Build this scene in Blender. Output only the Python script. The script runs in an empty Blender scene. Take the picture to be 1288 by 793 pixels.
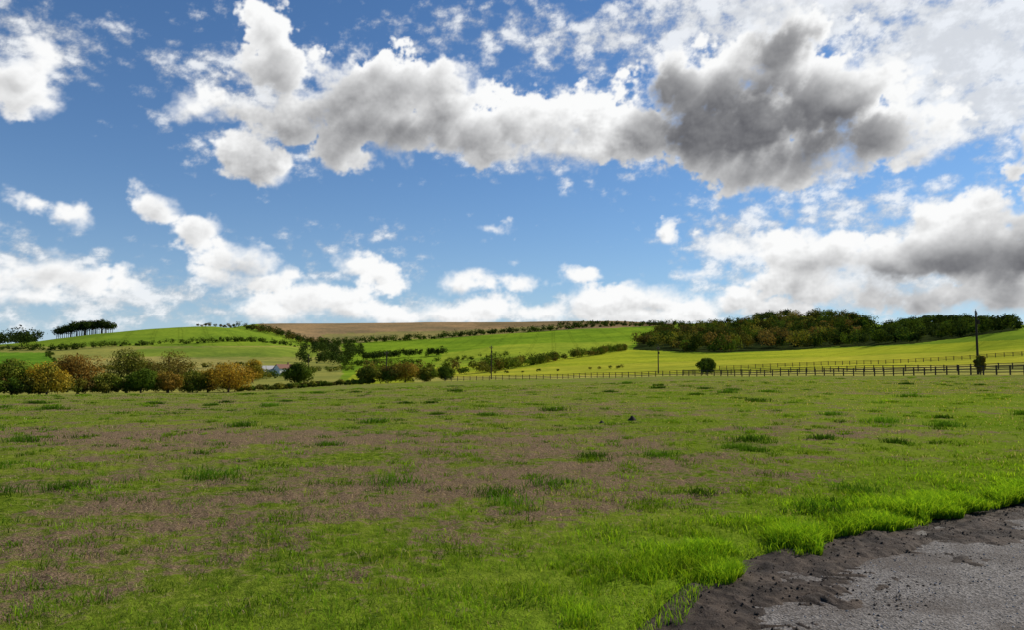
import bpy, math, numpy as np
rng=np.random.default_rng(7)
F=960.0; CX=644.0; CY=396.5; V0=462.0; EYE=1.65
PITCH=math.atan((V0-CY)/F)
cp,sp=math.cos(PITCH),math.sin(PITCH)
def ray(u,v):
    a=(np.asarray(u,float)-CX)/F; b=(CY-np.asarray(v,float))/F
    return a, cp-b*sp, sp+b*cp
def azel(u,v):
    x,y,z=ray(u,v); return np.arctan2(x,y), np.arctan2(z,np.hypot(x,y))
def proj(x,y,z):
    z=z-EYE; fw=y*cp+z*sp; up=-y*sp+z*cp
    fw=np.where(fw>0.01,fw,0.01)
    return CX+F*x/fw, CY-F*up/fw
# ---------------------------------------------------------------- noise
def h2(i,j,s):
    n=(i.astype(np.int64)*374761393+j.astype(np.int64)*668265263+s*1274126177)&0xFFFFFFFF
    n=((n^(n>>13))*1274126177)&0xFFFFFFFF
    n=(n^(n>>16))&0xFFFFFFFF
    return n/4294967295.0
def vnoise(x,y,s=0):
    i=np.floor(x);j=np.floor(y);fx=x-i;fy=y-j
    fx=fx*fx*(3-2*fx);fy=fy*fy*(3-2*fy)
    a=h2(i,j,s);b=h2(i+1,j,s);c=h2(i,j+1,s);d=h2(i+1,j+1,s)
    return (a*(1-fx)+b*fx)*(1-fy)+(c*(1-fx)+d*fx)*fy
def fbm(x,y,s=0,o=4):
    t=0;a=.5;n=0
    for k in range(o):
        t=t+a*vnoise(x*2**k+17.3*k,y*2**k+9.1*k,s+k);n+=a;a*=.5
    return t/n
def pn(x,y,s=0):
    i=np.floor(x);j=np.floor(y);fx=x-i;fy=y-j
    def g(di,dj):
        a=h2(i+di,j+dj,s)*6.2832;return np.cos(a)*(fx-di)+np.sin(a)*(fy-dj)
    ux=fx**3*(fx*(fx*6-15)+10);uy=fy**3*(fy*(fy*6-15)+10)
    return ((g(0,0)*(1-ux)+g(1,0)*ux)*(1-uy)+(g(0,1)*(1-ux)+g(1,1)*ux)*uy)*1.5
def pfbm(x,y,s=0,o=5,r=.5):
    t=0;a=1.;n=0
    for k in range(o):
        t=t+a*pn(x*2**k+31.7*k,y*2**k+11.9*k,s+k);n+=a;a*=r
    return t/n
def worley(x,y,s=0):
    i=np.floor(x);j=np.floor(y);best=np.full(x.shape,9.)
    for di in (-1,0,1):
        for dj in (-1,0,1):
            a=i+di;b=j+dj;best=np.minimum(best,(a+h2(a,b,s)-x)**2+(b+h2(a,b,s+50)-y)**2)
    return np.sqrt(best)
def sstep(a,b,x):
    t=np.clip((x-a)/(b-a),0,1);return t*t*(3-2*t)
def pchip(xk,Y,x):
    xk=np.asarray(xk,float);Y=np.asarray(Y,float);one=Y.ndim==1
    if one:Y=Y[:,None]
    h=np.diff(xk)[:,None];dl=np.diff(Y,axis=0)/h
    m=np.zeros_like(Y);m[0]=dl[0];m[-1]=dl[-1]
    w1=2*h[1:]+h[:-1];w2=h[1:]+2*h[:-1];a=dl[:-1];b=dl[1:]
    ok=a*b>0;aa=np.where(ok,a,1);bb=np.where(ok,b,1)
    m[1:-1]=np.where(ok,(w1+w2)/(w1/aa+w2/bb),0)
    k=np.clip(np.searchsorted(xk,x)-1,0,len(xk)-2);hh=h[k];t=((x-xk[k])[:,None])/hh
    r=(2*t**3-3*t**2+1)*Y[k]+(t**3-2*t**2+t)*hh*m[k]+(-2*t**3+3*t**2)*Y[k+1]+(t**3-t**2)*hh*m[k+1]
    return r[:,0] if one else r
# ---------------------------------------------------------------- materials helpers
class NT:
    def __init__(s,nt): s.nt=nt
    def n(s,t,**k):
        o=s.nt.nodes.new(t)
        for a,b in k.items(): setattr(o,a,b)
        return o
    def l(s,a,b): s.nt.links.new(a,b)
    def put(s,sock,v):
        if hasattr(v,'is_output'): s.l(v,sock)
        elif v is not None: sock.default_value=v
    def m(s,op,a,b=None,c=None,clamp=False):
        o=s.n('ShaderNodeMath',operation=op,use_clamp=clamp)
        for i,v in enumerate((a,b,c)): s.put(o.inputs[i],v)
        return o.outputs[0]
    def mr(s,v,a,b,c=0.,d=1.,smooth=True):
        o=s.n('ShaderNodeMapRange',interpolation_type='SMOOTHSTEP' if smooth else 'LINEAR')
        s.put(o.inputs['Value'],v)
        for k,x in zip(('From Min','From Max','To Min','To Max'),(a,b,c,d)): s.put(o.inputs[k],x)
        return o.outputs['Result']
    def noise(s,vec,scale,detail=4,rough=.5,dist=0.,dim='3D',out='Fac'):
        o=s.n('ShaderNodeTexNoise',noise_dimensions=dim)
        s.put(o.inputs['Vector'],vec);o.inputs['Scale'].default_value=scale;o.inputs['Detail'].default_value=detail
        o.inputs['Roughness'].default_value=rough;o.inputs['Distortion'].default_value=dist
        return o.outputs[out]
    def mix(s,f,a,b,bt='MIX'):
        o=s.n('ShaderNodeMix',data_type='RGBA',blend_type=bt)
        s.put(o.inputs[0],f);s.put(o.inputs[6],a);s.put(o.inputs[7],b)
        return o.outputs[2]
def mat(name):
    m=bpy.data.materials.new(name);m.use_nodes=True;m.node_tree.nodes.clear()
    t=NT(m.node_tree);out=t.n('ShaderNodeOutputMaterial');return m,t,out
def leafmat(name,transl=.35):
    m,t,out=mat(name)
    a=t.n('ShaderNodeAttribute',attribute_name='col')
    d=t.n('ShaderNodeBsdfDiffuse');tr=t.n('ShaderNodeBsdfTranslucent')
    t.l(a.outputs['Color'],d.inputs[0]);c2=t.mix(1.,a.outputs['Color'],(1.3,1.2,.6,1),'MULTIPLY');t.l(c2,tr.inputs[0])
    mx=t.n('ShaderNodeMixShader');mx.inputs[0].default_value=transl;t.l(d.outputs[0],mx.inputs[1]);t.l(tr.outputs[0],mx.inputs[2])
    t.l(mx.outputs[0],out.inputs[0]);return m
def plain(name,col,rough=.8,nscale=8,var=.35,bump=.0):
    m,t,out=mat(name);b=t.n('ShaderNodeBsdfPrincipled');b.inputs['Roughness'].default_value=rough;b.inputs['Specular IOR Level'].default_value=.2
    tc=t.n('ShaderNodeTexCoord');n=t.noise(tc.outputs['Object'],nscale,5,.6)
    c=t.mix(n,(*[x*(1-var) for x in col],1),(*[min(1,x*(1+var)) for x in col],1));t.l(c,b.inputs['Base Color'])
    if bump:
        bp=t.n('ShaderNodeBump');bp.inputs['Strength'].default_value=bump;t.l(n,bp.inputs['Height']);t.l(bp.outputs[0],b.inputs['Normal'])
    t.l(b.outputs[0],out.inputs[0]);return m
def mesh(name,V,loops,totals,cols=None,mats=(),midx=None,smooth=False,extra=None):
    me=bpy.data.meshes.new(name);V=np.asarray(V,np.float32).reshape(-1,3);loops=np.asarray(loops,np.int32).ravel();totals=np.asarray(totals,np.int32)
    me.vertices.add(len(V));me.vertices.foreach_set('co',V.ravel())
    me.loops.add(len(loops));me.loops.foreach_set('vertex_index',loops)
    st=np.concatenate([[0],np.cumsum(totals)[:-1]]).astype(np.int32)
    me.polygons.add(len(totals));me.polygons.foreach_set('loop_start',st)
    if midx is not None: me.polygons.foreach_set('material_index',np.asarray(midx,np.int32))
    me.polygons.foreach_set('use_smooth',np.full(len(totals),smooth))
    if cols is not None:
        a=me.attributes.new('col','FLOAT_COLOR','POINT');c=np.ones((len(V),4),np.float32);c[:,:3]=cols;a.data.foreach_set('color',c.ravel())
    if extra:
        for k,v in extra.items():
            a=me.attributes.new(k,'FLOAT','POINT');a.data.foreach_set('value',np.asarray(v,np.float32))
    for m in mats: me.materials.append(m)
    me.update(calc_edges=True);me.validate()
    ob=bpy.data.objects.new(name,me);bpy.context.collection.objects.link(ob);return ob
# ---------------------------------------------------------------- terrain heights
COL={ -500:[(180,500),(350,490),(600,470),(1000,452),(1500,440),(3000,448)],
 0:[(180,498),(300,491),(500,474),(700,460),(1000,444),(1400,434.5),(1900,440),(3000,446)],
 130:[(185,496),(300,488),(500,473),(700,457),(1000,438),(1400,420),(1900,425),(3000,435)],
 260:[(190,494),(320,485),(500,474),(700,458),(1000,436),(1400,412),(1900,418),(3000,430)],
 330:[(190,492),(320,483),(500,472),(700,457),(1000,437),(1400,421),(2200,411),(3000,425)],
 400:[(195,488),(320,480),(500,470),(700,458),(1000,445),(1400,431),(2200,410),(3000,425)],
 520:[(200,482),(320,477),(500,468),(700,458),(1000,443),(1400,428),(2200,409),(3000,425)],
 640:[(205,478),(300,472),(500,461),(700,450),(1000,436),(1400,421),(2200,408.5),(3000,425)],
 760:[(190,475.5),(300,468),(500,454),(700,444),(1000,432),(1400,415),(2200,408),(3000,425)],
 850:[(160,474),(300,464),(500,451),(700,443),(1000,428),(1400,413),(2200,412),(3000,425)],
 930:[(150,474),(300,461),(500,448),(700,441),(1000,424),(1300,410),(2200,412),(3000,425)],
 1000:[(140,473.5),(300,458),(500,446),(700,439),(1000,415),(1300,400),(2200,407),(3000,425)],
 1075:[(130,473.5),(300,456),(500,442),(700,435),(1000,413),(1300,402),(2200,410),(3000,425)],
 1115:[(127,473.5),(260,458),(400,445),(600,432),(1000,415),(1300,413),(2200,414),(3000,425)],
 1200:[(118,474),(200,463),(300,449),(450,436),(650,421),(1000,406),(1300,405),(3000,425)],
 1288:[(112,473.5),(200,459),(300,441),(430,421),(600,413),(1000,411),(3000,425)],
 1600:[(100,473),(200,452),(300,432),(430,418),(600,412),(1000,412),(3000,430)]}
NR=640
R=np.geomspace(1.0,9000,NR);LR=np.log(R)
AZ=np.concatenate([np.radians(np.linspace(-178,-46,90)),np.radians(np.linspace(-45,45,1120)),np.radians(np.linspace(46,180,91))])
kaz=[];kz=[]
def colz(u,L):
    d=[1,15,60];z=[0,0,0]
    for (dd,v) in L:
        _,e=azel(u,v);d.append(dd);z.append(EYE+dd*math.tan(float(e)))
    z[2]=.12*z[3]
    d.append(9000.);z.append(z[-1]*1.0-20)
    return pchip(np.log(d),np.array(z),LR)
for u in sorted(COL):
    kaz.append(float(azel(u,450)[0]));kz.append(colz(u,COL[u]))
back=pchip(np.log([1,15,100,800,2500,9000]),np.array([0,0,-.5,2,25,40.]),LR)
kaz=[-math.pi,-1.6]+kaz+[1.6,math.pi];kz=[back,back]+kz+[back,back]
ZT=pchip(np.array(kaz),np.array(kz),AZ)
def H(x,y):
    x=np.asarray(x,float);y=np.asarray(y,float)
    az=np.arctan2(x,y);r=np.maximum(np.hypot(x,y),1.0)
    i=np.clip(np.searchsorted(AZ,az)-1,0,len(AZ)-2);ta=np.clip((az-AZ[i])/(AZ[i+1]-AZ[i]),0,1)
    fr=np.clip((np.log(r)-LR[0])/(LR[1]-LR[0]),0,NR-1.001);j=fr.astype(int);tr=fr-j
    z=(ZT[i,j]*(1-ta)+ZT[i+1,j]*ta)*(1-tr)+(ZT[i,j+1]*(1-ta)+ZT[i+1,j+1]*ta)*tr
    return z+detail(x,y,r)
# road frame -----------------------------------------------------
def gpt(u,v):
    x,y,z=ray(u,v);k=-EYE/z;return float(x*k),float(y*k)
edge=[(-6.,-6.5),(-1.6,1.6),(-.1,3.6)]+[gpt(u,v) for u,v in [(785,793),(838,745),(905,705),(1010,680),(1150,648),(1288,622)]]
ex,ey=edge[-1];edge+=[(ex+9,ey+5.2),(ex+30,ey+13),(ex+70,ey+26)]
edge=np.array(edge)
sl=np.concatenate([[0],np.cumsum(np.hypot(*np.diff(edge,axis=0).T))])
S=np.arange(0,sl[-1],.05)
EX=pchip(sl,edge[:,0],S);EY=pchip(sl,edge[:,1],S)
def smooth(a,n=25):
    p=np.pad(a,n,mode='reflect',reflect_type='odd');return np.convolve(p,np.ones(2*n+1)/(2*n+1),'valid')
EX=smooth(EX,12);EY=smooth(EY,12)
tx=np.gradient(smooth(EX,40),S);ty=np.gradient(smooth(EY,40),S);q=np.hypot(tx,ty);tx/=q;ty/=q
def roadT(x,y):
    x=np.asarray(x,float);y=np.asarray(y,float);sh=x.shape;x=x.ravel();y=y.ravel()
    out=np.full(x.shape,-99.)
    near=np.where((x>-12)&(y<45)&(x<90)&(y>-10))[0]
    sub=slice(0,len(S),4);ax=EX[sub];ay=EY[sub];bx=tx[sub];by=ty[sub]
    for c in range(0,len(near),20000):
        ii=near[c:c+20000]
        D=(x[ii,None]-ax)**2+(y[ii,None]-ay)**2;k=D.argmin(1)
        sgn=(x[ii]-ax[k])*by[k]-(y[ii]-ay[k])*bx[k]
        out[ii]=np.sign(sgn)*np.sqrt(D[np.arange(len(ii)),k])
    return out.reshape(sh)
def detail(x,y,r):
    n=(fbm(x*.9,y*.9,3,4)-.5)*.07*sstep(1,3,r)
    n=n+(fbm(x*.05,y*.05,9,3)-.5)*.5*sstep(25,120,r)
    n=n+(fbm(x*.006,y*.006,21,3)-.5)*5*sstep(350,900,r)
    return n
def hit(u,v,dmin=60):
    x,y,z=[float(t) for t in ray(u,v)];hh=math.hypot(x,y)
    d=np.geomspace(dmin,6000,1500);X=x/hh*d;Y=y/hh*d;Z=EYE+z/hh*d
    g=np.where(H(X,Y)>=Z)[0]
    if len(g)==0:
        e=(H(X,Y)-EYE)/d;g=[int(np.argmax(np.where(d<3000,e,-9)))]
    k=g[0];return float(X[k]),float(Y[k])
def at(u,d):
    a=float(azel(u,460)[0]);return d*math.sin(a),d*math.cos(a)
# ---------------------------------------------------------------- terrain mesh
A2,R2=np.meshgrid(AZ,R,indexing='ij')
X=R2*np.sin(A2);Y=R2*np.cos(A2)
T=roadT(X,Y)
Z=ZT+detail(X,Y,R2)
bumpz=(fbm(X*6,Y*6,31,3)-.5)*.07*sstep(60,10,R2)
Z=Z+bumpz
Z=Z-.28*sstep(-.06,.25,T)
PU,PV=proj(X,Y,Z)
az_front=np.abs(A2)<1.2
edge_d=np.interp(PU,[-500,0,300,520,640,850,1100,1288,1600],[180,180,190,200,205,163,129,112,100])
FIELD=((R2<edge_d)|(~az_front)).astype(float)
def inpoly(u,v,P):
    P=np.array(P,float);c=np.zeros(u.shape,bool);n=len(P)
    for i in range(n):
        x1,y1=P[i];x2,y2=P[(i+1)%n]
        if y1==y2: continue
        c^=((y1>v)!=(y2>v))&(u<(x2-x1)*(v-y1)/(y2-y1)+x1)
    return c
col=np.zeros(X.shape+(3,));col[:]=(.17,.25,.022)
ju=PU+ (fbm(X*.02,Y*.02,77,3)-.5)*10; jv=PV+(fbm(X*.015,Y*.015,78,2)-.5)*1.5
def par(P,c,lines=None):
    k=inpoly(ju,jv,P)&(R2>edge_d)&az_front;col[k]=c
    if lines is not None:
        a,b,sp_,w_=lines;p=np.mod(X*a+Y*b,sp_);tr=np.where((p<w_)|((p>w_*2.2)&(p<w_*3.2)),.80,1.);col[k]*=tr[k][:,None]
par([(-600,400),(430,400),(430,436),(-600,438)],(.18,.265,.024),(.8,.35,30,1.6))
par([(-600,437.5),(430,436),(430,520),(-600,520)],(.26,.26,.06))
par([(-600,444),(60,444),(78,475),(-600,475)],(.12,.235,.02))
par([(180,439),(400,437),(400,450),(150,450)],(.20,.26,.035))
par([(95,452),(200,449),(330,456),(330,470),(80,470)],(.30,.27,.08))
par([(295,380),(870,380),(850,409),(700,416),(560,426),(420,433),(390,431),(330,414)],(.29,.20,.10))
par([(560,380),(870,380),(850,409),(700,413),(600,412)],(.23,.165,.08))
par([(400,421),(560,417),(700,411),(700,416),(560,426),(420,433)],(.25,.22,.075))
par([(430,433),(560,426),(700,416),(850,409),(800,438),(640,462),(560,470),(430,474)],(.18,.28,.020),(.95,-.05,26,1.3))
par([(560,445),(640,434),(800,430),(790,441),(640,458),(540,462)],(.26,.33,.03),(.95,-.05,26,1.3))
par([(450,466),(640,460),(790,441),(900,446),(1288,428),(1700,400),(1700,500),(420,500)],(.32,.36,.026),(.8,-.55,22,.9))
par([(700,462),(900,455),(1288,440),(1700,430),(1700,500),(520,500),(520,474)],(.37,.375,.035))
par([(820,472),(1000,467),(1288,458),(1700,450),(1700,500),(520,500),(520,476)],(.41,.375,.085))
WOOD1=[(795,441),(812,426),(835,417),(870,414),(930,410),(965,403),(1000,399),(1050,400),(1080,403),(1100,414),(1060,436),(1000,441),(900,445)]
WOOD2=[(1055,438),(1075,424),(1120,413),(1160,407),(1200,405),(1275,410),(1280,416),(1220,424),(1150,433)]
for W in (WOOD1,WOOD2): par(W,(.03,.042,.012))
def brown(u,v,x,y):
    b=np.zeros(np.shape(u))
    for (a,c,su,sv,w) in [(180,549,380,11,1.1),(480,625,270,42,1.),(800,590,220,34,.95),(560,556,260,14,.55),(1080,545,180,14,.6),
        (380,715,190,45,.55),(40,730,110,60,.8),(170,640,170,34,.55),(700,520,280,7,.6),(1000,600,80,30,.5),(150,515,220,5,.4),(850,640,90,30,.4),(600,700,90,30,.4)]:
        b=b+w*np.exp(-((u-a)/su)**2-((v-c)/sv)**2)
    return b*.8
BR=brown(PU,PV,X,Y)*az_front+(~az_front)*.4
BR=BR+(fbm(X*.12,Y*.12,41,3)-.5)*.5
lush=np.exp(-np.clip(-T,0,50)/1.3)
lush=np.maximum(lush,np.clip((PU-750)/400,0,1)*sstep(60,4,-T)*.4)
na,nr=X.shape
V=np.stack([X,Y,Z],-1).reshape(-1,3);V=np.vstack([V,[[0,0,-.0]]])
idx=np.arange(na*nr).reshape(na,nr);nx=np.roll(idx,-1,axis=0)
q=np.stack([idx[:,:-1],idx[:,1:],nx[:,1:],nx[:,:-1]],-1).reshape(-1,4)[:,::-1]
tri=np.stack([idx[:,0],nx[:,0],np.full(na,na*nr)],-1)[:,::-1]
loops=np.concatenate([q.ravel(),tri[:,::-1].ravel()]);tot=np.concatenate([np.full(len(q),4),np.full(na,3)])
ap=lambda a,v:np.concatenate([a.ravel(),[v]])
gm,t,out=mat('ground_grass_and_soil')
at_c=t.n('ShaderNodeAttribute',attribute_name='col').outputs['Color']
fld=t.n('ShaderNodeAttribute',attribute_name='field').outputs['Fac']
brn=t.n('ShaderNodeAttribute',attribute_name='brown').outputs['Fac']
lsh=t.n('ShaderNodeAttribute',attribute_name='lush').outputs['Fac']
tc=t.n('ShaderNodeTexCoord').outputs['Object']
n1=t.noise(tc,.9,8,.62);n2=t.noise(tc,7.,6,.7);n3=t.noise(tc,45.,4,.7);n0=t.noise(tc,.16,5,.55);nh=t.noise(tc,.012,6,.6)
k=t.m('ADD',t.m('MULTIPLY',t.m('SUBTRACT',n1,.5),3.6),t.m('MULTIPLY',t.m('SUBTRACT',n2,.5),3.4))
k=t.m('ADD',k,t.m('MULTIPLY',t.m('SUBTRACT',n0,.5),2.2))
k=t.m('ADD',k,brn);k=t.m('SUBTRACT',k,t.m('MULTIPLY',lsh,.8))
bf=t.mr(k,-.05,.65)
soil=t.mix(t.mr(n3,.35,.7),(.07,.045,.028,1),(.44,.32,.19,1))
soil=t.mix(t.mr(n2,.4,.65,0,.6),soil,(.25,.17,.10,1))
gr=t.mix(t.mr(n2,.3,.7),(.05,.10,.008,1),(.25,.33,.028,1))
gr=t.mix(t.mr(n0,.35,.65,0,.5),gr,(.29,.32,.045,1))
gr=t.mix(t.m('MULTIPLY',lsh,.6),gr,(.23,.38,.02,1))
fc=t.mix(bf,gr,soil)
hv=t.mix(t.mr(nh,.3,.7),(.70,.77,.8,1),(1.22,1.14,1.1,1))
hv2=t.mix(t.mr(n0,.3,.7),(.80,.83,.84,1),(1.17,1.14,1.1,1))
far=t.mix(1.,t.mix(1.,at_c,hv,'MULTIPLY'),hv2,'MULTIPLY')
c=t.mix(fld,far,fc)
b=t.n('ShaderNodeBsdfDiffuse');t.l(c,b.inputs['Color'])
bp=t.n('ShaderNodeBump');bp.inputs['Strength'].default_value=.9;bp.inputs['Distance'].default_value=.12
t.l(t.m('ADD',n2,t.m('MULTIPLY',n3,.5)),bp.inputs['Height']);t.l(bp.outputs[0],b.inputs['Normal'])
t.l(b.outputs[0],out.inputs[0])
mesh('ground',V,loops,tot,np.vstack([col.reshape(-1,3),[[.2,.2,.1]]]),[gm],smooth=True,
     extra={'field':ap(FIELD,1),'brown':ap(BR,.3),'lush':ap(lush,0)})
# ---------------------------------------------------------------- road + mud verge
def strip(name,t0,t1,dt,s0,s1,ds,zf,m):
    ss=np.arange(s0,s1,ds);tt=np.arange(t0,t1+1e-6,dt)
    ex=np.interp(ss,S,EX);ey=np.interp(ss,S,EY);bx=np.interp(ss,S,tx);by=np.interp(ss,S,ty)
    SS,TT=np.meshgrid(ss,tt,indexing='ij')
    x=ex[:,None]+by[:,None]*TT;y=ey[:,None]-bx[:,None]*TT
    z=ZTf(x,y)+zf(x,y,SS,TT)
    n,m_=x.shape;ii=np.arange(n*m_).reshape(n,m_)
    qq=np.stack([ii[:-1,:-1],ii[:-1,1:],ii[1:,1:],ii[1:,:-1]],-1).reshape(-1,4)[:,::-1]
    return mesh(name,np.stack([x,y,z],-1),qq,np.full(len(qq),4),None,[m],smooth=True)
def ZTf(x,y):
    az=np.arctan2(x,y);r=np.hypot(x,y)
    return H(x,y)-detail(x,y,np.maximum(r,1.))
rm,t,out=mat('road_gravelly_asphalt')
tc=t.n('ShaderNodeTexCoord').outputs['Object']
n=t.noise(tc,1.1,5,.6);n2=t.noise(tc,70,3,.7);vo=t.n('ShaderNodeTexVoronoi');t.l(tc,vo.inputs['Vector']);vo.inputs['Scale'].default_value=60
c=t.mix(t.mr(vo.outputs['Color'],.0,1.),(.06,.052,.045,1),(.27,.245,.22,1))
c=t.mix(t.mr(n,.42,.64,0,.7),c,(.075,.058,.045,1))
c=t.mix(t.mr(n2,.56,.76,0,.6),c,(.42,.39,.36,1))
b=t.n('ShaderNodeBsdfPrincipled');t.l(c,b.inputs['Base Color']);b.inputs['Roughness'].default_value=.85;b.inputs['Specular IOR Level'].default_value=.15
bp=t.n('ShaderNodeBump');bp.inputs['Strength'].default_value=.8;bp.inputs['Distance'].default_value=.012
t.l(t.m('ADD',vo.outputs['Distance'],n2),bp.inputs['Height']);t.l(bp.outputs[0],b.inputs['Normal']);t.l(b.outputs[0],out.inputs[0])
strip('road',.35,7,.05,0,sl[-1]-3,.1,lambda x,y,s,t_:-.055+(fbm(x*1.2,y*1.2,5,3)-.5)*.03,rm)
mm,t,out=mat('mud_verge_wet_soil')
tc=t.n('ShaderNodeTexCoord').outputs['Object']
n=t.noise(tc,3,6,.65);n2=t.noise(tc,60,4,.7)
c=t.mix(t.mr(n,.3,.7),(.022,.015,.011,1),(.085,.060,.042,1));c=t.mix(t.mr(n2,.56,.76,0,.6),c,(.24,.19,.15,1))
b=t.n('ShaderNodeBsdfPrincipled');t.l(c,b.inputs['Base Color']);b.inputs['Roughness'].default_value=.8;b.inputs['Specular IOR Level'].default_value=.15
bp=t.n('ShaderNodeBump');bp.inputs['Strength'].default_value=.8;bp.inputs['Distance'].default_value=.02
t.l(t.m('ADD',n,n2),bp.inputs['Height']);t.l(bp.outputs[0],b.inputs['Normal']);t.l(b.outputs[0],out.inputs[0])
def mudz(x,y,s,t_):
    z=-.03-.07*sstep(.4,1.6,t_)-.15*sstep(.08,-.15,t_)
    z=z+(fbm(x*2.2,y*2.2,51,4)-.5)*.10+(fbm(x*11,y*11,52,4)-.5)*.05
    for c0,w in ((.8,.22),(1.45,.22)):
        tt=t_-c0-.12*np.sin(s*.5);band=sstep(w,w*.6,np.abs(tt))
        tread=sstep(-.6,.6,np.sin((s+np.abs(tt)*.9+.09*fbm(s*3,t_*6,4,2))*2*np.pi/.15))
        z=z+band*(-.032+.024*tread)*sstep(.4,.65,fbm(s*.8,t_*2,8,2)+.05)
        z=z+.022*np.exp(-((np.abs(tt)-w*1.15)/.06)**2)*vnoise(s*3,t_*3,12)
    return z
strip('mud_verge',-.2,2.6,.02,6,30,.02,mudz,mm)
# ---------------------------------------------------------------- grass blades
GV=[];GC=[]
def blades(x,y,h,w,c,lean=.5,zoff=0.):
    n=len(x);z=H(x,y)-.02+zoff
    a=rng.uniform(0,2*np.pi,n);b=rng.uniform(0,2*np.pi,n);L=rng.uniform(.1,1,n)*lean*h
    dx=np.cos(a)*w*.5;dy=np.sin(a)*w*.5;lx=np.cos(b)*L;ly=np.sin(b)*L
    P=np.zeros((n,5,3))
    P[:,0]=np.stack([x-dx,y-dy,z],-1);P[:,1]=np.stack([x+dx,y+dy,z],-1)
    mx=x+lx*.35;my=y+ly*.35;mz=z+h*.6
    P[:,2]=np.stack([mx-dx*.8,my-dy*.8,mz],-1);P[:,3]=np.stack([mx+dx*.8,my+dy*.8,mz],-1)
    P[:,4]=np.stack([x+lx,y+ly,z+h*(1-.3*lean*rng.uniform(0,1,n))],-1)
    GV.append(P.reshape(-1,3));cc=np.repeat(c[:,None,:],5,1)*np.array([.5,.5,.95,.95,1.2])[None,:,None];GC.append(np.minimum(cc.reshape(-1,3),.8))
def pal(n,A,B):
    k=rng.random((n,1));return (np.array(A)*(1-k)+np.array(B)*k)*rng.uniform(.65,1.3,(n,1))
N=400000
uu=rng.random(N);a_,b_=3.2**.25,100**.25
r=(a_+(b_-a_)*uu)**(1/.25);az=rng.uniform(-.84,.84,N)
x=r*np.sin(az);y=r*np.cos(az);T_=roadT(x,y)
pu,pv=proj(x,y,H(x,y))
br=brown(pu,pv,x,y)+(fbm(x*.12,y*.12,41,3)-.5)*.7
kk=br+(fbm(x*.9,y*.9,61,4)-.5)*3.8+(fbm(x*5,y*5,62,3)-.5)*2.6-.9*np.exp(-np.clip(-T_,0,50)/1.3)-.35*np.clip((pu-750)/400,0,1)
isb=kk+rng.normal(0,.35,N)>.22
tuft=sstep(.48,.7,fbm(x*1.9,y*1.9,71,4))
keep=(T_<-.05)&(rng.random(N)<np.where(isb,.5,.3+.7*tuft))
hh=np.where(isb,rng.uniform(.012,.05,N),rng.uniform(.018,.045,N)*(1+1.3*tuft))
hh=hh*(1+.008*r)
wd=.0042*(r/5)**.8*rng.uniform(.7,1.3,N)
c=np.where(isb[:,None],pal(N,(.20,.135,.08),(.62,.49,.30)),pal(N,(.07,.15,.010),(.30,.40,.030)))
dry=rng.random(N)<.12;c[dry]=pal(dry.sum(),(.38,.30,.15),(.62,.52,.28))
yel=np.clip((pu-500)/600,0,1)*sstep(570,480,pv);c=c*(1+np.stack([.5*yel,.3*yel,0*yel],-1))
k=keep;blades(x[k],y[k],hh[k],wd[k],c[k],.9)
# lush verge beside the road
M=210000
s=6+(34-6)*rng.random(M)**1.7;tt=-rng.exponential(.55,M)+.2
tt=tt+.30*(fbm(s*1.6,s*0,81,3)-.5)*2
ex=np.interp(s,S,EX);ey=np.interp(s,S,EY);bx=np.interp(s,S,tx);by=np.interp(s,S,ty)
x=ex+by*tt;y=ey-bx*tt;r=np.hypot(x,y)
cl=sstep(.40,.64,fbm(x*2.3,y*2.3,91,4))
ok=(rng.random(M)<.10+cl)&(r>2.2)
hh=rng.uniform(.04,.10,M)*(1+1.6*cl*np.exp(-np.abs(tt)/.5));wd=.0055*np.maximum(r/6,.8)**.8*rng.uniform(.7,1.4,M)
vc=pal(M,(.14,.32,.010),(.38,.56,.03));dk_=sstep(.5,.75,fbm(x*1.4,y*1.4,95,3));vc*=(1-.35*dk_)[:,None]
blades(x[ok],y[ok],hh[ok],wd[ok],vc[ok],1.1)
# stray tussocks
def tussocks(n_,smin,smax,A,B,rmin,rmax,per=60,hk=.8):
    r=np.exp(rng.uniform(math.log(rmin),math.log(rmax),n_));az=rng.uniform(-.8,.8,n_)
    cx_=r*np.sin(az);cy_=r*np.cos(az);tk=roadT(cx_,cy_)<-.3;cx_,cy_,r=cx_[tk],cy_[tk],r[tk]
    sz=rng.uniform(smin,smax,len(cx_))*(1+r*.012)
    x=np.repeat(cx_,per)+rng.normal(0,1,len(cx_)*per)*np.repeat(sz,per);y=np.repeat(cy_,per)+rng.normal(0,1,len(cx_)*per)*np.repeat(sz,per)
    rr=np.repeat(r,per);n=len(x);base=np.repeat(pal(len(cx_),A,B),per,0)
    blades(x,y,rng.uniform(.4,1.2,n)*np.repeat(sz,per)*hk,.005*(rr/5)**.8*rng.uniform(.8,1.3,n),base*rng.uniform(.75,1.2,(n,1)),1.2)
tussocks(1500,.04,.14,(.08,.17,.012),(.22,.37,.02),4.5,110)
tussocks(90,.12,.20,(.04,.10,.010),(.10,.22,.015),9,90,220,.85)
gv=np.concatenate(GV);gc=np.concatenate(GC);nb=len(gv)//5;o=np.arange(nb)[:,None]*5
lp=(o+np.array([0,1,3,2,2,3,4])).ravel()
grassm=leafmat('grass_blades',.42)
mesh('grass',gv,lp,np.tile([4,3],nb),gc,[grassm])
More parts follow.
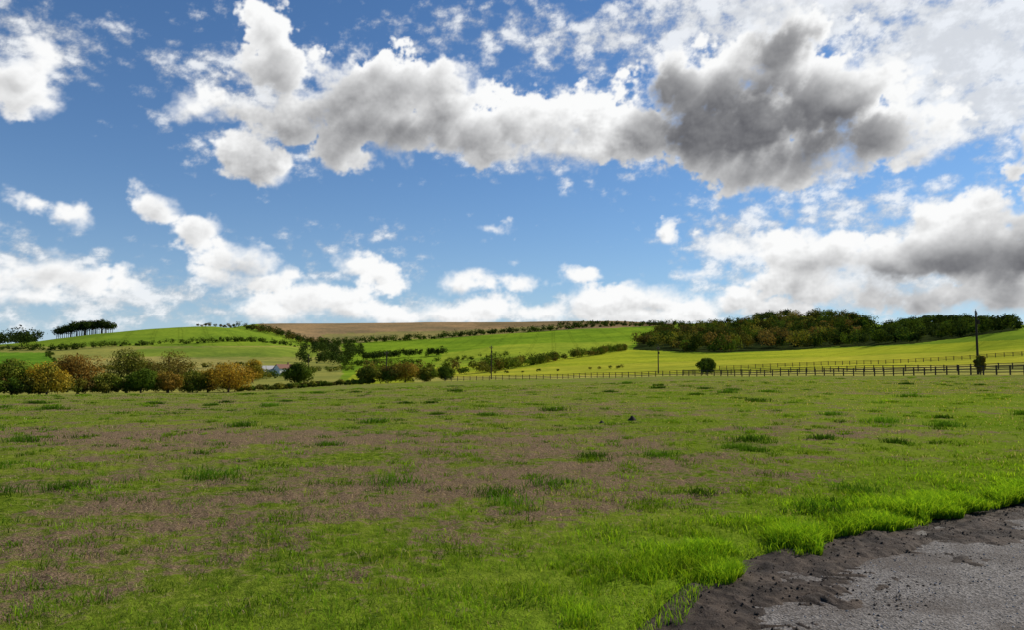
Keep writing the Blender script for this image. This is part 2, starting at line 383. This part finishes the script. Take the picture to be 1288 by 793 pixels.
# ---------------------------------------------------------------- loose stones & clods
def stones(name,n,m,smin,smax,t0,t1,zo):
    s=6+(30-6)*rng.random(n)**1.5;t_=rng.uniform(t0,t1,n)
    ex=np.interp(s,S,EX);ey=np.interp(s,S,EY);bx=np.interp(s,S,tx);by=np.interp(s,S,ty)
    x=ex+by*t_;y=ey-bx*t_
    base=np.array([[1,0,0],[0,1,0],[-1,0,0],[0,-1,0],[0,0,1],[0,0,-1]],float)
    sz=np.exp(rng.uniform(math.log(smin),math.log(smax),n))
    P=base[None]*rng.uniform(.6,1.2,(n,6,1))*sz[:,None,None];P[:,:,2]*=.65
    a=rng.uniform(0,6.28,n);ca,sa=np.cos(a)[:,None],np.sin(a)[:,None]
    px=P[:,:,0]*ca-P[:,:,1]*sa;py=P[:,:,0]*sa+P[:,:,1]*ca
    z=ZTf(x,y)+zo(x,y,s,t_)
    P=np.stack([px+x[:,None],py+y[:,None],P[:,:,2]+z[:,None]+.2*sz[:,None]],-1)
    f=np.array([[0,1,4],[1,2,4],[2,3,4],[3,0,4],[1,0,5],[2,1,5],[3,2,5],[0,3,5]])
    L=(np.arange(n)[:,None,None]*6+f[None]).ravel()
    mesh(name,P,L,np.full(n*8,3),np.repeat(pal(n,(.10,.09,.08),(.48,.44,.40)),6,0),[m])
stm,t,out=mat('loose_gravel_stone');a=t.n('ShaderNodeAttribute',attribute_name='col');b=t.n('ShaderNodeBsdfPrincipled');t.l(a.outputs['Color'],b.inputs['Base Color']);b.inputs['Roughness'].default_value=.8;t.l(b.outputs[0],out.inputs[0])
roadz=lambda x,y,s,t_:-.055+(fbm(x*1.2,y*1.2,5,3)-.5)*.03
stones('gravel',18000,stm,.003,.012,.7,6,roadz)
mudm2=plain('mud_clod_soil',(.05,.035,.024),.9,30)
stones('mud_clods',6000,mudm2,.004,.018,.0,1.6,lambda x,y,s,t_:np.maximum(mudz(x,y,s,t_),-.06))
# ---------------------------------------------------------------- foliage
def leafcloud(C,Rd,n,size,base,var=.3,flat=.75):
    k=len(C);w=Rd**2;w=w/w.sum();ci=rng.choice(k,n,p=w)
    d=rng.normal(size=(n,3));d/=np.linalg.norm(d,axis=1)[:,None]
    rr=Rd[ci]*rng.uniform(.6,1.06,n)
    off=d*rr[:,None];off[:,2]*=flat
    P=C[ci]+off
    nn=d*.95+rng.normal(size=(n,3))*.4;nn/=np.linalg.norm(nn,axis=1)[:,None]
    up=rng.normal(size=(n,3));a=np.cross(nn,up);a/=np.linalg.norm(a,axis=1)[:,None];b=np.cross(nn,a)
    s=size*rng.uniform(.6,1.4,(n,1))
    Q=np.stack([P-a*s*.5,P-b*s*.42,P+a*s*.55,P+b*s*.4],1)
    cl=rng.uniform(1-var,1+var,k)[ci]*rng.uniform(.8,1.2,n)
    c=np.asarray(base)
    c=c[ci] if c.ndim==2 else np.repeat(c[None],n,0)
    c=c*cl[:,None]
    return Q.reshape(-1,3),np.repeat(c,4,0)
def tube(p0,p1,r0,r1,k=7):
    p0=np.array(p0,float);p1=np.array(p1,float);d=p1-p0;d/=np.linalg.norm(d)
    a=np.cross(d,[.3,.9,.1]);a/=np.linalg.norm(a);b=np.cross(d,a);th=np.arange(k)*2*np.pi/k
    c=np.cos(th)[:,None]*a+np.sin(th)[:,None]*b
    V=np.vstack([p0+c*r0,p1+c*r1]);Fq=[[i,(i+1)%k,k+(i+1)%k,k+i] for i in range(k)];return V,Fq
barkm=plain('tree_bark',(.07,.05,.035),.9,12,.4)
leafm=leafmat('tree_leaves',.22)
def tree(name,x,y,h,w,c1,c2,n=5600,size=.30,crown_base=.03):
    z0=float(H(x,y))-.1;C=[];Rd=[];nc=30
    for i in range(nc):
        while True:
            p=rng.uniform(-1,1,3)
            if np.linalg.norm(p)<.92: break
        hz=.5+.5*p[2]
        wz=1.0 if hz<.55 else 1-.3*(hz-.55)/.45
        C.append([p[0]*w*.38*wz,p[1]*w*.38*wz,h*(crown_base+(1-crown_base)*(.14+.74*hz))]);Rd.append(w*rng.uniform(.13,.24))
    C=np.array(C);Rd=np.array(Rd);Rd=np.minimum(Rd,(h-C[:,2])*1.25+.1)
    k=rng.random((nc,1));base=np.array(c1)*(1-k)+np.array(c2)*k
    LV,LC=leafcloud(C,Rd,n,size,base,.3,.8)
    VV=[];FF=[];o=0
    segs=[((0,0,-.3),(w*.01,0,h*.35),.035*h,.025*h),((w*.01,0,h*.35),(0,w*.02,h*.8),.025*h,.008*h)]
    for i in range(8):
        c=C[rng.integers(nc)];b0=(w*.01,0,min(h*(.18+.05*i),c[2]-.05*h) if c[2]>.3*h else h*.15);segs.append((b0,tuple(c),.012*h,.004*h))
    for sg in segs:
        v,f=tube(*sg);VV.append(v);FF+= [[a+o for a in q_] for q_ in f];o+=len(v)
    VV=np.vstack(VV);nl=len(LV)//4
    V=np.vstack([VV,LV])+np.array([x,y,z0]);L=np.concatenate([np.array(FF).ravel(),np.arange(nl*4)+o])
    cols=np.vstack([np.full((o,3),.08),LC])
    return mesh(name,V,L,np.full(len(FF)+nl,4),cols,[barkm,leafm],np.concatenate([np.zeros(len(FF)),np.ones(nl)]))
DK=(.045,.07,.012);GN=(.10,.15,.016);OL=(.19,.18,.026);RU=(.28,.155,.028);GO=(.46,.30,.03);BRN=(.17,.115,.03);DK2=(.03,.048,.012)
def ptree(u,vb,vt,wpx,d,c1,c2,name,**k):
    x,y=at(u,d);h=(vb-vt)*d/F;w=wpx*d/F
    return tree(name,x,y,h+.2,w,c1,c2,**k)
L=[(-40,500,462,60,182,GN,OL,'hedgerow_oak_tree'),(16,499,458,44,184,GN,OL,'hedgerow_oak_tree'),(60,499,464,52,180,OL,GO,'autumn_field_maple_tree'),(99,498,452,60,186,BRN,RU,'autumn_beech_tree'),
(135,497,474,36,183,OL,GN,'hawthorn_tree'),(160,497,446,56,192,DK,OL,'hedgerow_oak_tree'),(178,497,468,40,182,GN,GN,'hedgerow_oak_tree'),(212,497,445,66,196,BRN,OL,'autumn_beech_tree'),
(213,496,471,36,182,OL,RU,'autumn_field_maple_tree'),(243,496,470,44,188,GN,OL,'hedgerow_oak_tree'),(288,495,458,66,186,GO,RU,'autumn_field_maple_tree'),(262,495,464,36,192,OL,GO,'hawthorn_tree'),
(376,488,458,36,240,DK,GN,'hedgerow_oak_tree'),(318,480,450,28,340,OL,GO,'autumn_field_maple_tree'),(888,475,455,30,172,DK,GN,'hawthorn_tree'),(1233,474,452,13,119,OL,BRN,'hawthorn_tree'),
(465,483,460,34,204,DK,OL,'hedgerow_oak_tree'),(510,483,458,46,206,OL,RU,'autumn_field_maple_tree'),(488,483,461,34,205,GN,BRN,'hawthorn_tree'),(537,481,462,30,208,GN,OL,'hawthorn_tree'),(560,480,463,28,212,DK,GN,'hawthorn_tree')]
for (u,vb,vt,wp,d,c1,c2,nm) in L: ptree(u,vb,vt,wp,d,c1,c2,nm,size=.30 if d<230 else .45)
# masses -----------------------------------------------------------
def mass(name,pts,hs,ws,cols,nleaf,size,flat=.85,low=.0,trunk=0.,bv=.25):
    LV=[];LC=[];TV=[];TF=[];o=0
    for (x,y),h,w,c in zip(pts,hs,ws,cols):
        z0=float(H(x,y));k=7;c=np.array(c)*rng.uniform(1-bv,1+bv)
        C=rng.normal(size=(k,3));C/=np.linalg.norm(C,axis=1)[:,None];C*=rng.uniform(.2,1,(k,1))
        C=C*np.array([w*.26,w*.26,h*(1-low)*.22])+np.array([0,0,h*(low+(1-low)*.52)]);Rd=rng.uniform(.24,.36,k)*min(w,h*(1-low)*1.3)
        v,cc=leafcloud(C,Rd,nleaf,size,np.array(c),.18,flat);LV.append(v+np.array([x,y,z0]));LC.append(cc)
        if trunk:
            v,f=tube((x,y,z0-.5),(x,y,z0+h*.6),trunk,trunk*.6,5);TV.append(v);TF+=[[a+o for a in q_] for q_ in f];o+=len(v)
    LV=np.vstack(LV);LC=np.vstack(LC);nl=len(LV)//4
    if trunk:
        V=np.vstack([np.vstack(TV),LV]);Lp=np.concatenate([np.array(TF).ravel(),np.arange(nl*4)+o]);cols=np.vstack([np.full((o,3),.06),LC])
        return mesh(name,V,Lp,np.full(len(TF)+nl,4),cols,[barkm,leafm],np.concatenate([np.zeros(len(TF)),np.ones(nl)]))
    return mesh(name,LV,np.arange(nl*4),np.full(nl,4),LC,[leafm])
def rc(n,opts):
    o=np.array(opts);a=o[rng.integers(len(o),size=n)];b=o[rng.integers(len(o),size=n)];k=rng.random((n,1))*.5;return a*(1-k)+b*k
def along(P,n,j=0.,dmin=210):
    W=np.array([hit(u,v,dmin) for u,v in P]);l=np.concatenate([[0],np.cumsum(np.hypot(*np.diff(W,axis=0).T))])
    s=np.sort(rng.random(n))*l[-1];return np.stack([np.interp(s,l,W[:,0])+rng.normal(0,j,n),np.interp(s,l,W[:,1])+rng.normal(0,j,n)],-1)
def hedge(name,P,n,h,w,opts,nleaf=70,size=.6,j=1.,dmin=210,hv=.35):
    pts=along(P,n,j,dmin);mass(name,pts,h*rng.uniform(1-hv,1+hv,n),w*rng.uniform(.7,1.3,n),rc(n,opts),nleaf,size)
W=np.array([at(u,d) for u,d in [(-420,178),(0,180),(150,184),(300,190),(420,200),(470,204)]])
l=np.concatenate([[0],np.cumsum(np.hypot(*np.diff(W,axis=0).T))]);s=np.sort(rng.random(330))*l[-1]
pts=np.stack([np.interp(s,l,W[:,0]),np.interp(s,l,W[:,1])+rng.normal(0,.8,330)],-1)
hs=rng.uniform(1.6,4.4,330)*np.where(s>l[3],.42,1)
mass('boundary_hedge',pts,hs,rng.uniform(2.4,4.5,330),rc(330,[DK,GN,OL,BRN,GN]),190,.32)
hedge('hedge',[(455,479),(530,473),(600,471),(650,464),(700,455),(750,448),(785,442)],230,6.5,8.5,[DK,GN,OL,GN,BRN],150,.7,1.8,230,.5)
hedge('hedge',[(600,473),(700,468),(800,464)],14,1.5,2.5,[DK,OL],60,.4,1,230)
hedge('distant_hedge',[(-150,444),(0,441),(90,441),(140,437),(235,434),(370,437)],240,6,10,[DK,GN,DK],60,1.2,3,600,.6)
hedge('distant_hedge',[(300,414),(330,418),(365,427),(395,436)],120,12,14,[DK,BRN,DK],80,1.5,9,800,.5)
hedge('distant_hedge',[(400,434),(480,431),(560,426),(640,420),(700,416),(780,411),(855,410.5)],280,10,15,[DK,DK,GN],60,1.8,6,800,.6)
hedge('distant_hedge',[(430,462),(520,459),(640,449)],80,5,7,[DK,GN],60,.8,2,400,.5)
hedge('distant_hedge',[(230,490),(330,478),(400,470),(450,466)],80,4,6,[GN,OL,DK],90,.6,2,230,.5)
hedge('distant_hedge',[(60,445),(72,460),(82,474)],40,3,4,[DK,GN],60,.8,1.5,300,.5)
hedge('distant_hedge',[(90,470),(200,464),(330,462)],80,4,7,[DK,OL],60,.8,2,400,.5)
hedge('distant_hedge',[(245,412.5),(300,413)],22,7,9,[DK,BRN],60,1.5,4,1000,.6)
hedge('distant_hedge',[(700,409.5),(780,409.2),(850,411)],50,7,16,[DK],50,2,5,1500,.6)
def copse(name,P,n,h,w,opts,nleaf,size,dmin=210,dmax=3000,hv=.25,low=0.,trunk=0.,bv=.25):
    k=np.where(inpoly(PU,PV,P)&(R2>dmin)&(R2<dmax)&az_front)
    wgt=R2[k]**1.;ii=rng.choice(len(k[0]),n,p=wgt/wgt.sum())
    pts=np.stack([X[k][ii],Y[k][ii]],-1)+rng.normal(0,1.5,(n,2))
    mass(name,pts,h*rng.uniform(1-hv,1+hv,n),w*rng.uniform(.75,1.3,n),rc(n,opts),nleaf,size,low=low,trunk=trunk,bv=bv)
copse('distant_woodland',WOOD1,430,15,18,[DK,GN,OL,DK,BRN,DK],240,1.5,500,1500,.4,bv=.45)
copse('distant_woodland',WOOD2,300,9.5,12,[DK2,DK,DK,GN],190,1.2,400,1300,.4,bv=.4)
copse('copse',[(376,464),(380,446),(400,436),(430,438),(456,446),(455,460),(420,465)],70,15,13,[DK,DK2,DK],220,1.2,400)
hedge('conifer_shelterbelt',[(456,456),(500,452),(562,448)],70,11,8,[DK2,DK],150,.9,3,450,.3)
copse('copse',[(-80,436),(10,433.5),(47,433),(47,437),(0,440),(-80,440)],90,22,24,[DK2],130,2.4,900,1900)
pts=[at(u,1395+rng.uniform(-25,25)) for u in np.concatenate([np.linspace(70,140,30),rng.uniform(74,136,26)])]
us=np.array([math.atan2(p[0],p[1]) for p in pts]);um=(us-us.min())/(us.max()-us.min())
hs=(17+13*np.sin(np.pi*np.clip(um*.85+.08,0,1)))*rng.uniform(.9,1.06,len(pts))
mass('hilltop_beech_clump',pts,hs,np.full(len(pts),18.),rc(len(pts),[DK2,DK]),300,1.7,low=.08,trunk=.5)
def mound(name,u,v,w,h):
    x0,y0=gpt(u,v);g=np.linspace(-1,1,25);gx,gy=np.meshgrid(g,g,indexing='ij');rr=np.hypot(gx,gy)
    x=x0+gx*w;y=y0+gy*w;z=H(x,y)+h*np.exp(-rr**2*3.5)*(1+.8*(fbm(x*9,y*9,5,3)-.5))-.02-.1*sstep(.6,1,rr)
    ii=np.arange(625).reshape(25,25);qq=np.stack([ii[:-1,:-1],ii[1:,:-1],ii[1:,1:],ii[:-1,1:]],-1).reshape(-1,4)
    mesh(name,np.stack([x,y,z],-1),qq,np.full(len(qq),4),None,[mudm2],smooth=True)
for a in [(795,529,.2,.17),(757,532,.14,.09)]: mound('molehill',*a)
# ---------------------------------------------------------------- fences
def box(p,q,w,h):
    p=np.array(p,float);q=np.array(q,float);d=q-p;d/=np.linalg.norm(d)
    up=np.array([0,0,1.]) if abs(d[2])<.9 else np.array([0,1.,0]);a=np.cross(d,up);a/=np.linalg.norm(a);b=np.cross(a,d)
    V=[e+sx*a*w/2+sz*b*h/2 for e in (p,q) for sx,sz in ((-1,-1),(1,-1),(1,1),(-1,1))]
    return np.array(V),[[0,1,2,3],[7,6,5,4],[0,4,5,1],[1,5,6,2],[2,6,7,3],[3,7,4,0]]
woodm=plain('weathered_fence_wood',(.07,.052,.036),.85,5,.4)
def fence(name,W,step=1.9,hgt=1.2,rails=(.35,.72,1.08),pw=.14):
    W=np.array(W);l=np.concatenate([[0],np.cumsum(np.hypot(*np.diff(W,axis=0).T))]);s=np.arange(0,l[-1],step)
    x=np.interp(s,l,W[:,0]);y=np.interp(s,l,W[:,1]);z=H(x,y);VV=[];FF=[];o=0
    for i in range(len(s)):
        B=[box((x[i],y[i],z[i]-.3),(x[i]+rng.normal(0,.015),y[i],z[i]+hgt*rng.uniform(.97,1.05)),pw,pw)]
        if i+1<len(s):
            for rz in rails:
                e=rng.normal(0,.012,2);B.append(box((x[i],y[i]-pw*.5-.02,z[i]+rz+e[0]),(x[i+1],y[i+1]-pw*.5-.02,z[i+1]+rz+e[1]),.035,.11))
        for v,f in B: VV.append(v);FF+=[[a+o for a in q_] for q_ in f];o+=8
    mesh(name,np.vstack(VV),np.array(FF).ravel(),np.full(len(FF),4),None,[woodm])
fence('post_and_rail_fence',[at(u,d) for u,d in [(560,203),(700,188),(850,164),(1100,130),(1288,113),(1600,98)]])
fence('post_and_rail_fence',[hit(u,v,140) for u,v in [(905,466),(1000,462),(1100,459),(1200,454),(1288,448.5),(1420,440)]],2.1)
fence('post_and_rail_fence',[hit(u,v,120) for u,v in [(860,472.5),(1000,469.5),(1120,468),(1288,465),(1420,462)]],2.1)
# ---------------------------------------------------------------- utility poles
polem=plain('creosoted_pole_wood',(.05,.037,.028),.85,6,.3);insm=plain('ceramic_insulator',(.2,.19,.17),.3,5,.1)
def pole(u,d,vt,ang):
    x,y=at(u,d);z=float(H(x,y));top=EYE+d*math.tan(float(azel(u,vt)[1]));VV=[];FF=[];mi=[];o=0
    def add(B,m):
        nonlocal o
        v,f=B;VV.append(v);FF.extend([[a+o for a in q_] for q_ in f]);mi.extend([m]*len(f));o+=len(v)
    add(tube((x,y,z-.5),(x,y,top),.17,.12,10),0)
    dx,dy=math.cos(ang)*.7,math.sin(ang)*.7
    add(box((x-dx,y-dy-.14,top-.45),(x+dx,y+dy-.14,top-.45),.1,.12),0)
    for k in (-.9,0,.9):
        zz=top-.39 if k else top;add(tube((x+dx*k,y+dy*k-.14*(k!=0),zz),(x+dx*k,y+dy*k-.14*(k!=0),zz+.25),.05,.035,8),1)
    for k in (-.6,.6): add(tube((x,y-.14,top-1.1),(x+dx*k,y+dy*k-.14,top-.5),.025,.025,6),0)
    add(box((x+.2,y-.2,top-1.9),(x+.2,y-.2,top-1.35),.25,.25),0)
    mesh('utility_pole',np.vstack(VV),np.array(FF).ravel(),np.full(len(FF),4),None,[polem,insm],mi)
pole(1230,121,391,.9);pole(828,205,437,.8);pole(618,212,436,.8);pole(486,215,443,.8);pole(388,300,447,.8)
# ---------------------------------------------------------------- farm
wallw=plain('white_rendered_wall',(.75,.73,.68),.8,2,.1);roofg=plain('fibre_cement_roof',(.36,.35,.34),.9,1.5,.2);roofr=plain('clay_tile_roof',(.24,.12,.08),.8,3,.3);dkm=plain('dark_glazing',(.03,.03,.035),.3,3,.2)
def house(name,u,d,w,dep,hw,hr,rot,wm,rmat):
    x,y=at(u,d);z=float(H(x,y))
    e=bpy.data.objects.new(name,None);e.location=(x,y,z);e.rotation_euler[2]=rot;bpy.context.collection.objects.link(e)
    a,b=w/2,dep/2
    def ch(nm,V,Fs,m):
        o=mesh(nm,np.array(V,float),np.concatenate([np.array(f) for f in Fs]),[len(f) for f in Fs],None,[m]);o.parent=e;return o
    ch('walls',[(-a,-b,-1.5),(a,-b,-1.5),(a,b,-1.5),(-a,b,-1.5),(-a,-b,hw),(a,-b,hw),(a,b,hw),(-a,b,hw),(-a,0,hw+hr),(a,0,hw+hr)],
       [[0,1,5,4],[2,3,7,6],[1,2,6,9,5],[3,0,4,8,7]],wm)
    o=.4;k=hr/b
    ch('roof',[(-a-o,-b-o,hw-o*k+.05),(a+o,-b-o,hw-o*k+.05),(a+o,0,hw+hr+.05),(-a-o,0,hw+hr+.05),(a+o,b+o,hw-o*k+.05),(-a-o,b+o,hw-o*k+.05),
       (-a-o,-b-o,hw-o*k+.2),(a+o,-b-o,hw-o*k+.2),(a+o,0,hw+hr+.2),(-a-o,0,hw+hr+.2),(a+o,b+o,hw-o*k+.2),(-a-o,b+o,hw-o*k+.2)],
       [[6,7,8,9],[9,8,10,11],[3,2,1,0],[5,4,2,3],[0,1,7,6],[4,5,11,10]],rmat)
    nwin=max(2,int(w/3.5));Vw=[];Fw=[]
    for i in range(nwin):
        cx=-a+(i+.5)*w/nwin;q0=len(Vw);ww,z0,z1=(.55,.9,2.1) if i else (.9,0,2.3)
        Vw+=[(cx-ww,-b-.03,z0),(cx+ww,-b-.03,z0),(cx+ww,-b-.03,z1),(cx-ww,-b-.03,z1)];Fw.append([q0,q0+1,q0+2,q0+3])
    ch('windows_and_door',Vw,Fw,dkm)
    if rmat is roofr:
        v,f=box((a*.6,0,hw+hr-.5),(a*.6,0,hw+hr+1.2),.8,.6);ch('chimney',v,f,roofr)
house('farm_barn',340,470,15,9,3.6,2.0,.9,wallw,roofg)
house('farmhouse',357,465,9,7,4.0,2.2,.8,wallw,roofr)
house('farm_shed',324,480,9,7,2.4,1.4,.3,plain('timber_shed_wall',(.2,.15,.1),.8,2,.2),roofr)
# ---------------------------------------------------------------- cloud dome
st_=math.radians(.065)
ga=np.arange(math.radians(-46),math.radians(46),st_);ge=np.arange(math.radians(-.6),math.radians(31.5),st_)
GA,GE=np.meshgrid(ga,ge,indexing='ij');gx=GA*960;gy=GE*960;px=960*st_
def fields(gx,gy,L):
    best=np.full(gx.shape,-200.);ws=np.zeros(gx.shape);wa=np.zeros(gx.shape)+1e-6
    for b in L:
        u,v,ru,rv=b[:4];wt=b[4] if len(b)>4 else 1.
        a0,e0=azel(u,v);a1,_=azel(u+ru,v);a2,_=azel(u-ru,v);_,e1=azel(u,v-rv);_,e2=azel(u,v+rv)
        ra=float(a1-a2)*480;re=float(e1-e2)*480
        th=math.radians(b[5]) if len(b)>5 else 0.
        dx=gx-float(a0)*960;dy=gy-float(e0)*960;ct,sn=math.cos(th),math.sin(th)
        ln=np.hypot((dx*ct+dy*sn)/ra,(-dx*sn+dy*ct)/re);m=min(ra,re,48.)
        best=np.maximum(best,(1-ln)*m*wt)
        w=np.exp(-ln*3.);ws+=w*m;wa+=w
    return best,ws/wa
wx=pfbm(gx/85,gy/70,101,5);wy=pfbm(gx/85,gy/70,151,5)
CUM=[(340,30,38,44),(352,90,56,52),(375,150,70,50),(300,140,46,20),(245,140,40,22),(300,185,34,24,1,-35),(335,205,50,28),(420,175,64,38),(455,115,66,52),(500,105,70,54),(565,125,66,50),(490,160,100,38),(590,160,74,42),
 (660,150,74,44),(740,150,80,42),(810,165,80,44),(620,190,60,22),(720,190,90,24),(870,110,85,56),(900,165,120,60),(930,105,80,60),(960,150,130,78),(985,55,66,54),(1040,130,110,74),(1010,190,150,46),(1110,165,95,55),(1165,185,50,30),(960,210,130,26),
 (40,115,50,28),(20,95,40,30),(45,60,20,30),(-60,90,70,60),
 (40,258,40,14,1,-25),(80,272,34,14,1,0),(98,268,14,20,1,0),(205,262,42,22,1,-20),(240,290,44,22,1,-35),(262,292,18,18),(300,325,62,28,1,-12),(330,350,52,20),(278,345,42,16),(75,342,100,24),(-20,345,80,26),(150,352,24,13),(30,372,60,14),
 (450,335,34,20),(480,347,50,20),(590,357,36,17),(655,356,30,11,1,-8),(737,345,28,13,1,-8),(612,288,20,5),(838,296,9,14),
 (1175,275,38,30),(1225,268,48,28),(1270,272,54,32),(1200,315,95,55),(1260,320,100,58),(1125,325,85,42),(1340,300,90,60),(1030,318,84,34),(970,300,46,14),(975,350,44,26),(1015,355,50,22),(1060,365,90,28),(1180,370,120,28),(1290,370,120,32),(880,342,48,8),(910,310,30,12),
 (395,380,70,26),(345,392,70,18),(440,392,60,18),(510,396,60,14),(560,396,70,16),(620,386,54,18),(680,392,70,15),(760,384,60,26),(815,376,56,24),(800,395,90,16),(880,390,70,18),(930,380,50,24),(985,388,80,20),
 (1450,160,200,120),(1600,320,200,70),(-280,250,120,50),(-250,100,120,60),(-300,360,200,30),(600,-190,240,50)]
B,SZ=fields(gx+15*wx,gy+12*wy,CUM)
bw=(1-worley(gx/42+.35*wx,gy/36+.35*wy,201))+.55*(1-worley(gx/19+.3*wx,gy/17+.3*wy,211))+.3*(1-worley(gx/9,gy/8,221))+.16*(1-worley(gx/4.3,gy/4,231))
bw=bw/2.01-.55
nb_=pfbm(gx/60,gy/50,301,7,.6)
d=B+SZ*(.95*bw+.85*nb_)
ero=pfbm(gx/90,gy/70,331,4)
soft=8+24*sstep(-.15,.35,ero)*np.clip(SZ/30,0.15,1)
al=sstep(-2,soft,d+3.*pfbm(gx/7,gy/6,341,3,.6))
rho=sstep(-2,48,d)
SX_,SY_=.62,.78
tau=np.zeros_like(d)
def shift(a,dx,dy):
    i=int(round(dx/px));j=int(round(dy/px))
    p=np.pad(a,((max(-i,0),max(i,0)),(max(-j,0),max(j,0))),mode='edge')
    return p[max(i,0):max(i,0)+a.shape[0],max(j,0):max(j,0)+a.shape[1]]
prev=0
for s_ in (3,7,12,18,26,36,50,68,90):
    tau+=shift(rho,SX_*s_,SY_*s_)*(s_-prev);prev=s_
Lt=np.exp(-tau/48.)
rel=np.clip((d-shift(d,SX_*4,SY_*4))/np.maximum(SZ,12),-.5,.5)
rel2=np.clip((d-shift(d,SX_*11,SY_*11))/np.maximum(SZ,12),-.8,.8)
DARK=[(845,115,50,45),(870,160,70,44),(950,150,125,68,1.2),(985,55,58,38),(1060,165,95,46,1.1),(980,200,120,26,1.),(1215,330,80,36,.8),(1290,335,110,44,.8),(1130,350,70,18,.6),
 (440,165,60,30,.55),(520,165,110,28,.6),(480,100,50,30,.35),(345,90,30,40,.35),(85,350,70,10,.7),(150,354,20,10,1.),(215,280,34,10,.5),(310,350,50,14,.45),(60,122,50,18,.4),(1450,200,220,120),(-300,300,200,60)]
DB,_=fields(gx+16*wx,gy+14*wy,DARK)
dk=sstep(-18,30,DB+14*nb_+5*bw)
sh=.38+.62*Lt+.26*rel+.20*rel2
sh=np.clip(sh+.12*(sstep(26,0,d)),.0,1.05)
sh=sh*(1-.64*dk*sstep(2,34,d))
sh=np.clip(sh,.13,1.)
lin=sh**1.1
ccol=np.stack([lin*.97+.012*(1-lin),lin*.975+.014*(1-lin),lin*.975+.03*(1-lin)],-1)
THIN=[(1000,10,330,90,1.2),(1200,60,170,110,1.6),(1240,130,120,70,1.4),(760,50,160,50,.8),(620,40,110,36,.5),(700,170,170,50,.9),(1190,140,70,70,1.2),(1080,268,190,34,.9),(940,300,110,44,1.),(1130,300,120,50,1.),(40,50,90,50,.7),(190,75,120,14,.8,-14),
 (320,120,110,80,.6),(130,372,310,36,1.1),(0,330,190,36,.8),(1100,340,260,60,1.),(420,345,60,10,.7),(480,296,32,6,.9),(680,398,420,24,1.1),(1260,200,70,24,.4),(1400,100,200,160),(-250,350,250,40),(1000,240,120,16,.8),(410,315,40,8,.6)]
TB,_=fields(gx+22*wx,gy+12*wy,THIN)
tn=pfbm(gx/46,gy/30,401,8,.68)
cell=worley(gx/26+.3*wx,gy/15+.3*wy,411)
ta=TB/30.+tn*2.0-(cell-.45)*.9
tal=sstep(-.15,1.35,ta)*.88
tl=np.clip(.72+.3*sstep(-.2,.5,tn)+.15*sstep(.2,1.2,ta)-.1,.5,.96)
tcol=np.stack([tl*.96,tl*.98,tl*1.0],-1)
hz=1.0*np.exp(-np.clip(GE,0,1)/math.radians(4.5))+.16*np.exp(-np.clip(GE,0,1)/math.radians(16))
hz=np.clip(hz*.74,0,1);hcol=np.array([.60,.73,.86])
aT=1-(1-hz)*(1-tal);cT=(hcol*(hz*(1-tal))[...,None]+tcol*tal[...,None])/np.maximum(aT,1e-4)[...,None]
aA=1-(1-al)*(1-aT);cA=(ccol*al[...,None]+cT*(aT*(1-al))[...,None])/np.maximum(aA,1e-4)[...,None]
fade=sstep(math.radians(46),math.radians(42),np.abs(GA))*sstep(math.radians(31.4),math.radians(29.5),GE)
aA=aA*fade
RD=9500.
V=np.stack([np.sin(GA)*np.cos(GE),np.cos(GA)*np.cos(GE),np.sin(GE)],-1)*RD
n,m_=GA.shape;ii=np.arange(n*m_).reshape(n,m_)
qq=np.stack([ii[:-1,:-1],ii[:-1,1:],ii[1:,1:],ii[1:,:-1]],-1).reshape(-1,4)
cm,t,out=mat('sky_clouds');a=t.n('ShaderNodeAttribute',attribute_name='col');b=t.n('ShaderNodeAttribute',attribute_name='cover')
e=t.n('ShaderNodeEmission');t.l(a.outputs['Color'],e.inputs[0]);tp=t.n('ShaderNodeBsdfTransparent');mx=t.n('ShaderNodeMixShader')
t.l(b.outputs['Fac'],mx.inputs[0]);t.l(tp.outputs[0],mx.inputs[1]);t.l(e.outputs[0],mx.inputs[2]);t.l(mx.outputs[0],out.inputs[0])
cm.cycles.emission_sampling='NONE'
mesh('sky',V,qq,np.full(len(qq),4),cA.reshape(-1,3),[cm],smooth=True,extra={'cover':aA.ravel()})
# ---------------------------------------------------------------- world
SAZ=math.radians(60);SEL=math.radians(36)
w=bpy.data.worlds.new('World');bpy.context.scene.world=w;w.use_nodes=True;w.node_tree.nodes.clear();t=NT(w.node_tree)
out=t.n('ShaderNodeOutputWorld')
sky=t.n('ShaderNodeTexSky',sky_type='NISHITA');sky.sun_disc=False;sky.sun_elevation=SEL;sky.sun_rotation=SAZ;sky.air_density=1.;sky.dust_density=.3;sky.ozone_density=3.
skc=t.mix(1.,sky.outputs[0],(.52,.82,1.10,1),'MULTIPLY')
bg=t.n('ShaderNodeBackground');t.l(skc,bg.inputs[0]);bg.inputs[1].default_value=.09
t.l(bg.outputs[0],out.inputs[0])
# ---------------------------------------------------------------- sun & camera
sd=bpy.data.lights.new('sun','SUN');sd.energy=5.;sd.angle=math.radians(.5);sd.color=(1,.92,.78)
so=bpy.data.objects.new('sun',sd);bpy.context.collection.objects.link(so)
from mathutils import Vector
dv=Vector((math.sin(SAZ)*math.cos(SEL),math.cos(SAZ)*math.cos(SEL),math.sin(SEL)));so.rotation_euler=dv.to_track_quat('Z','Y').to_euler();so.location=(30,20,40)
cd=bpy.data.cameras.new('camera');cd.sensor_width=36;cd.lens=36*F/1288;cd.clip_start=.05;cd.clip_end=30000
co=bpy.data.objects.new('camera',cd);co.location=(0,0,EYE);co.rotation_euler=(math.pi/2+PITCH,0,0);bpy.context.collection.objects.link(co)
sc=bpy.context.scene;sc.camera=co;sc.view_settings.view_transform='Standard';sc.view_settings.look='None';sc.view_settings.exposure=0
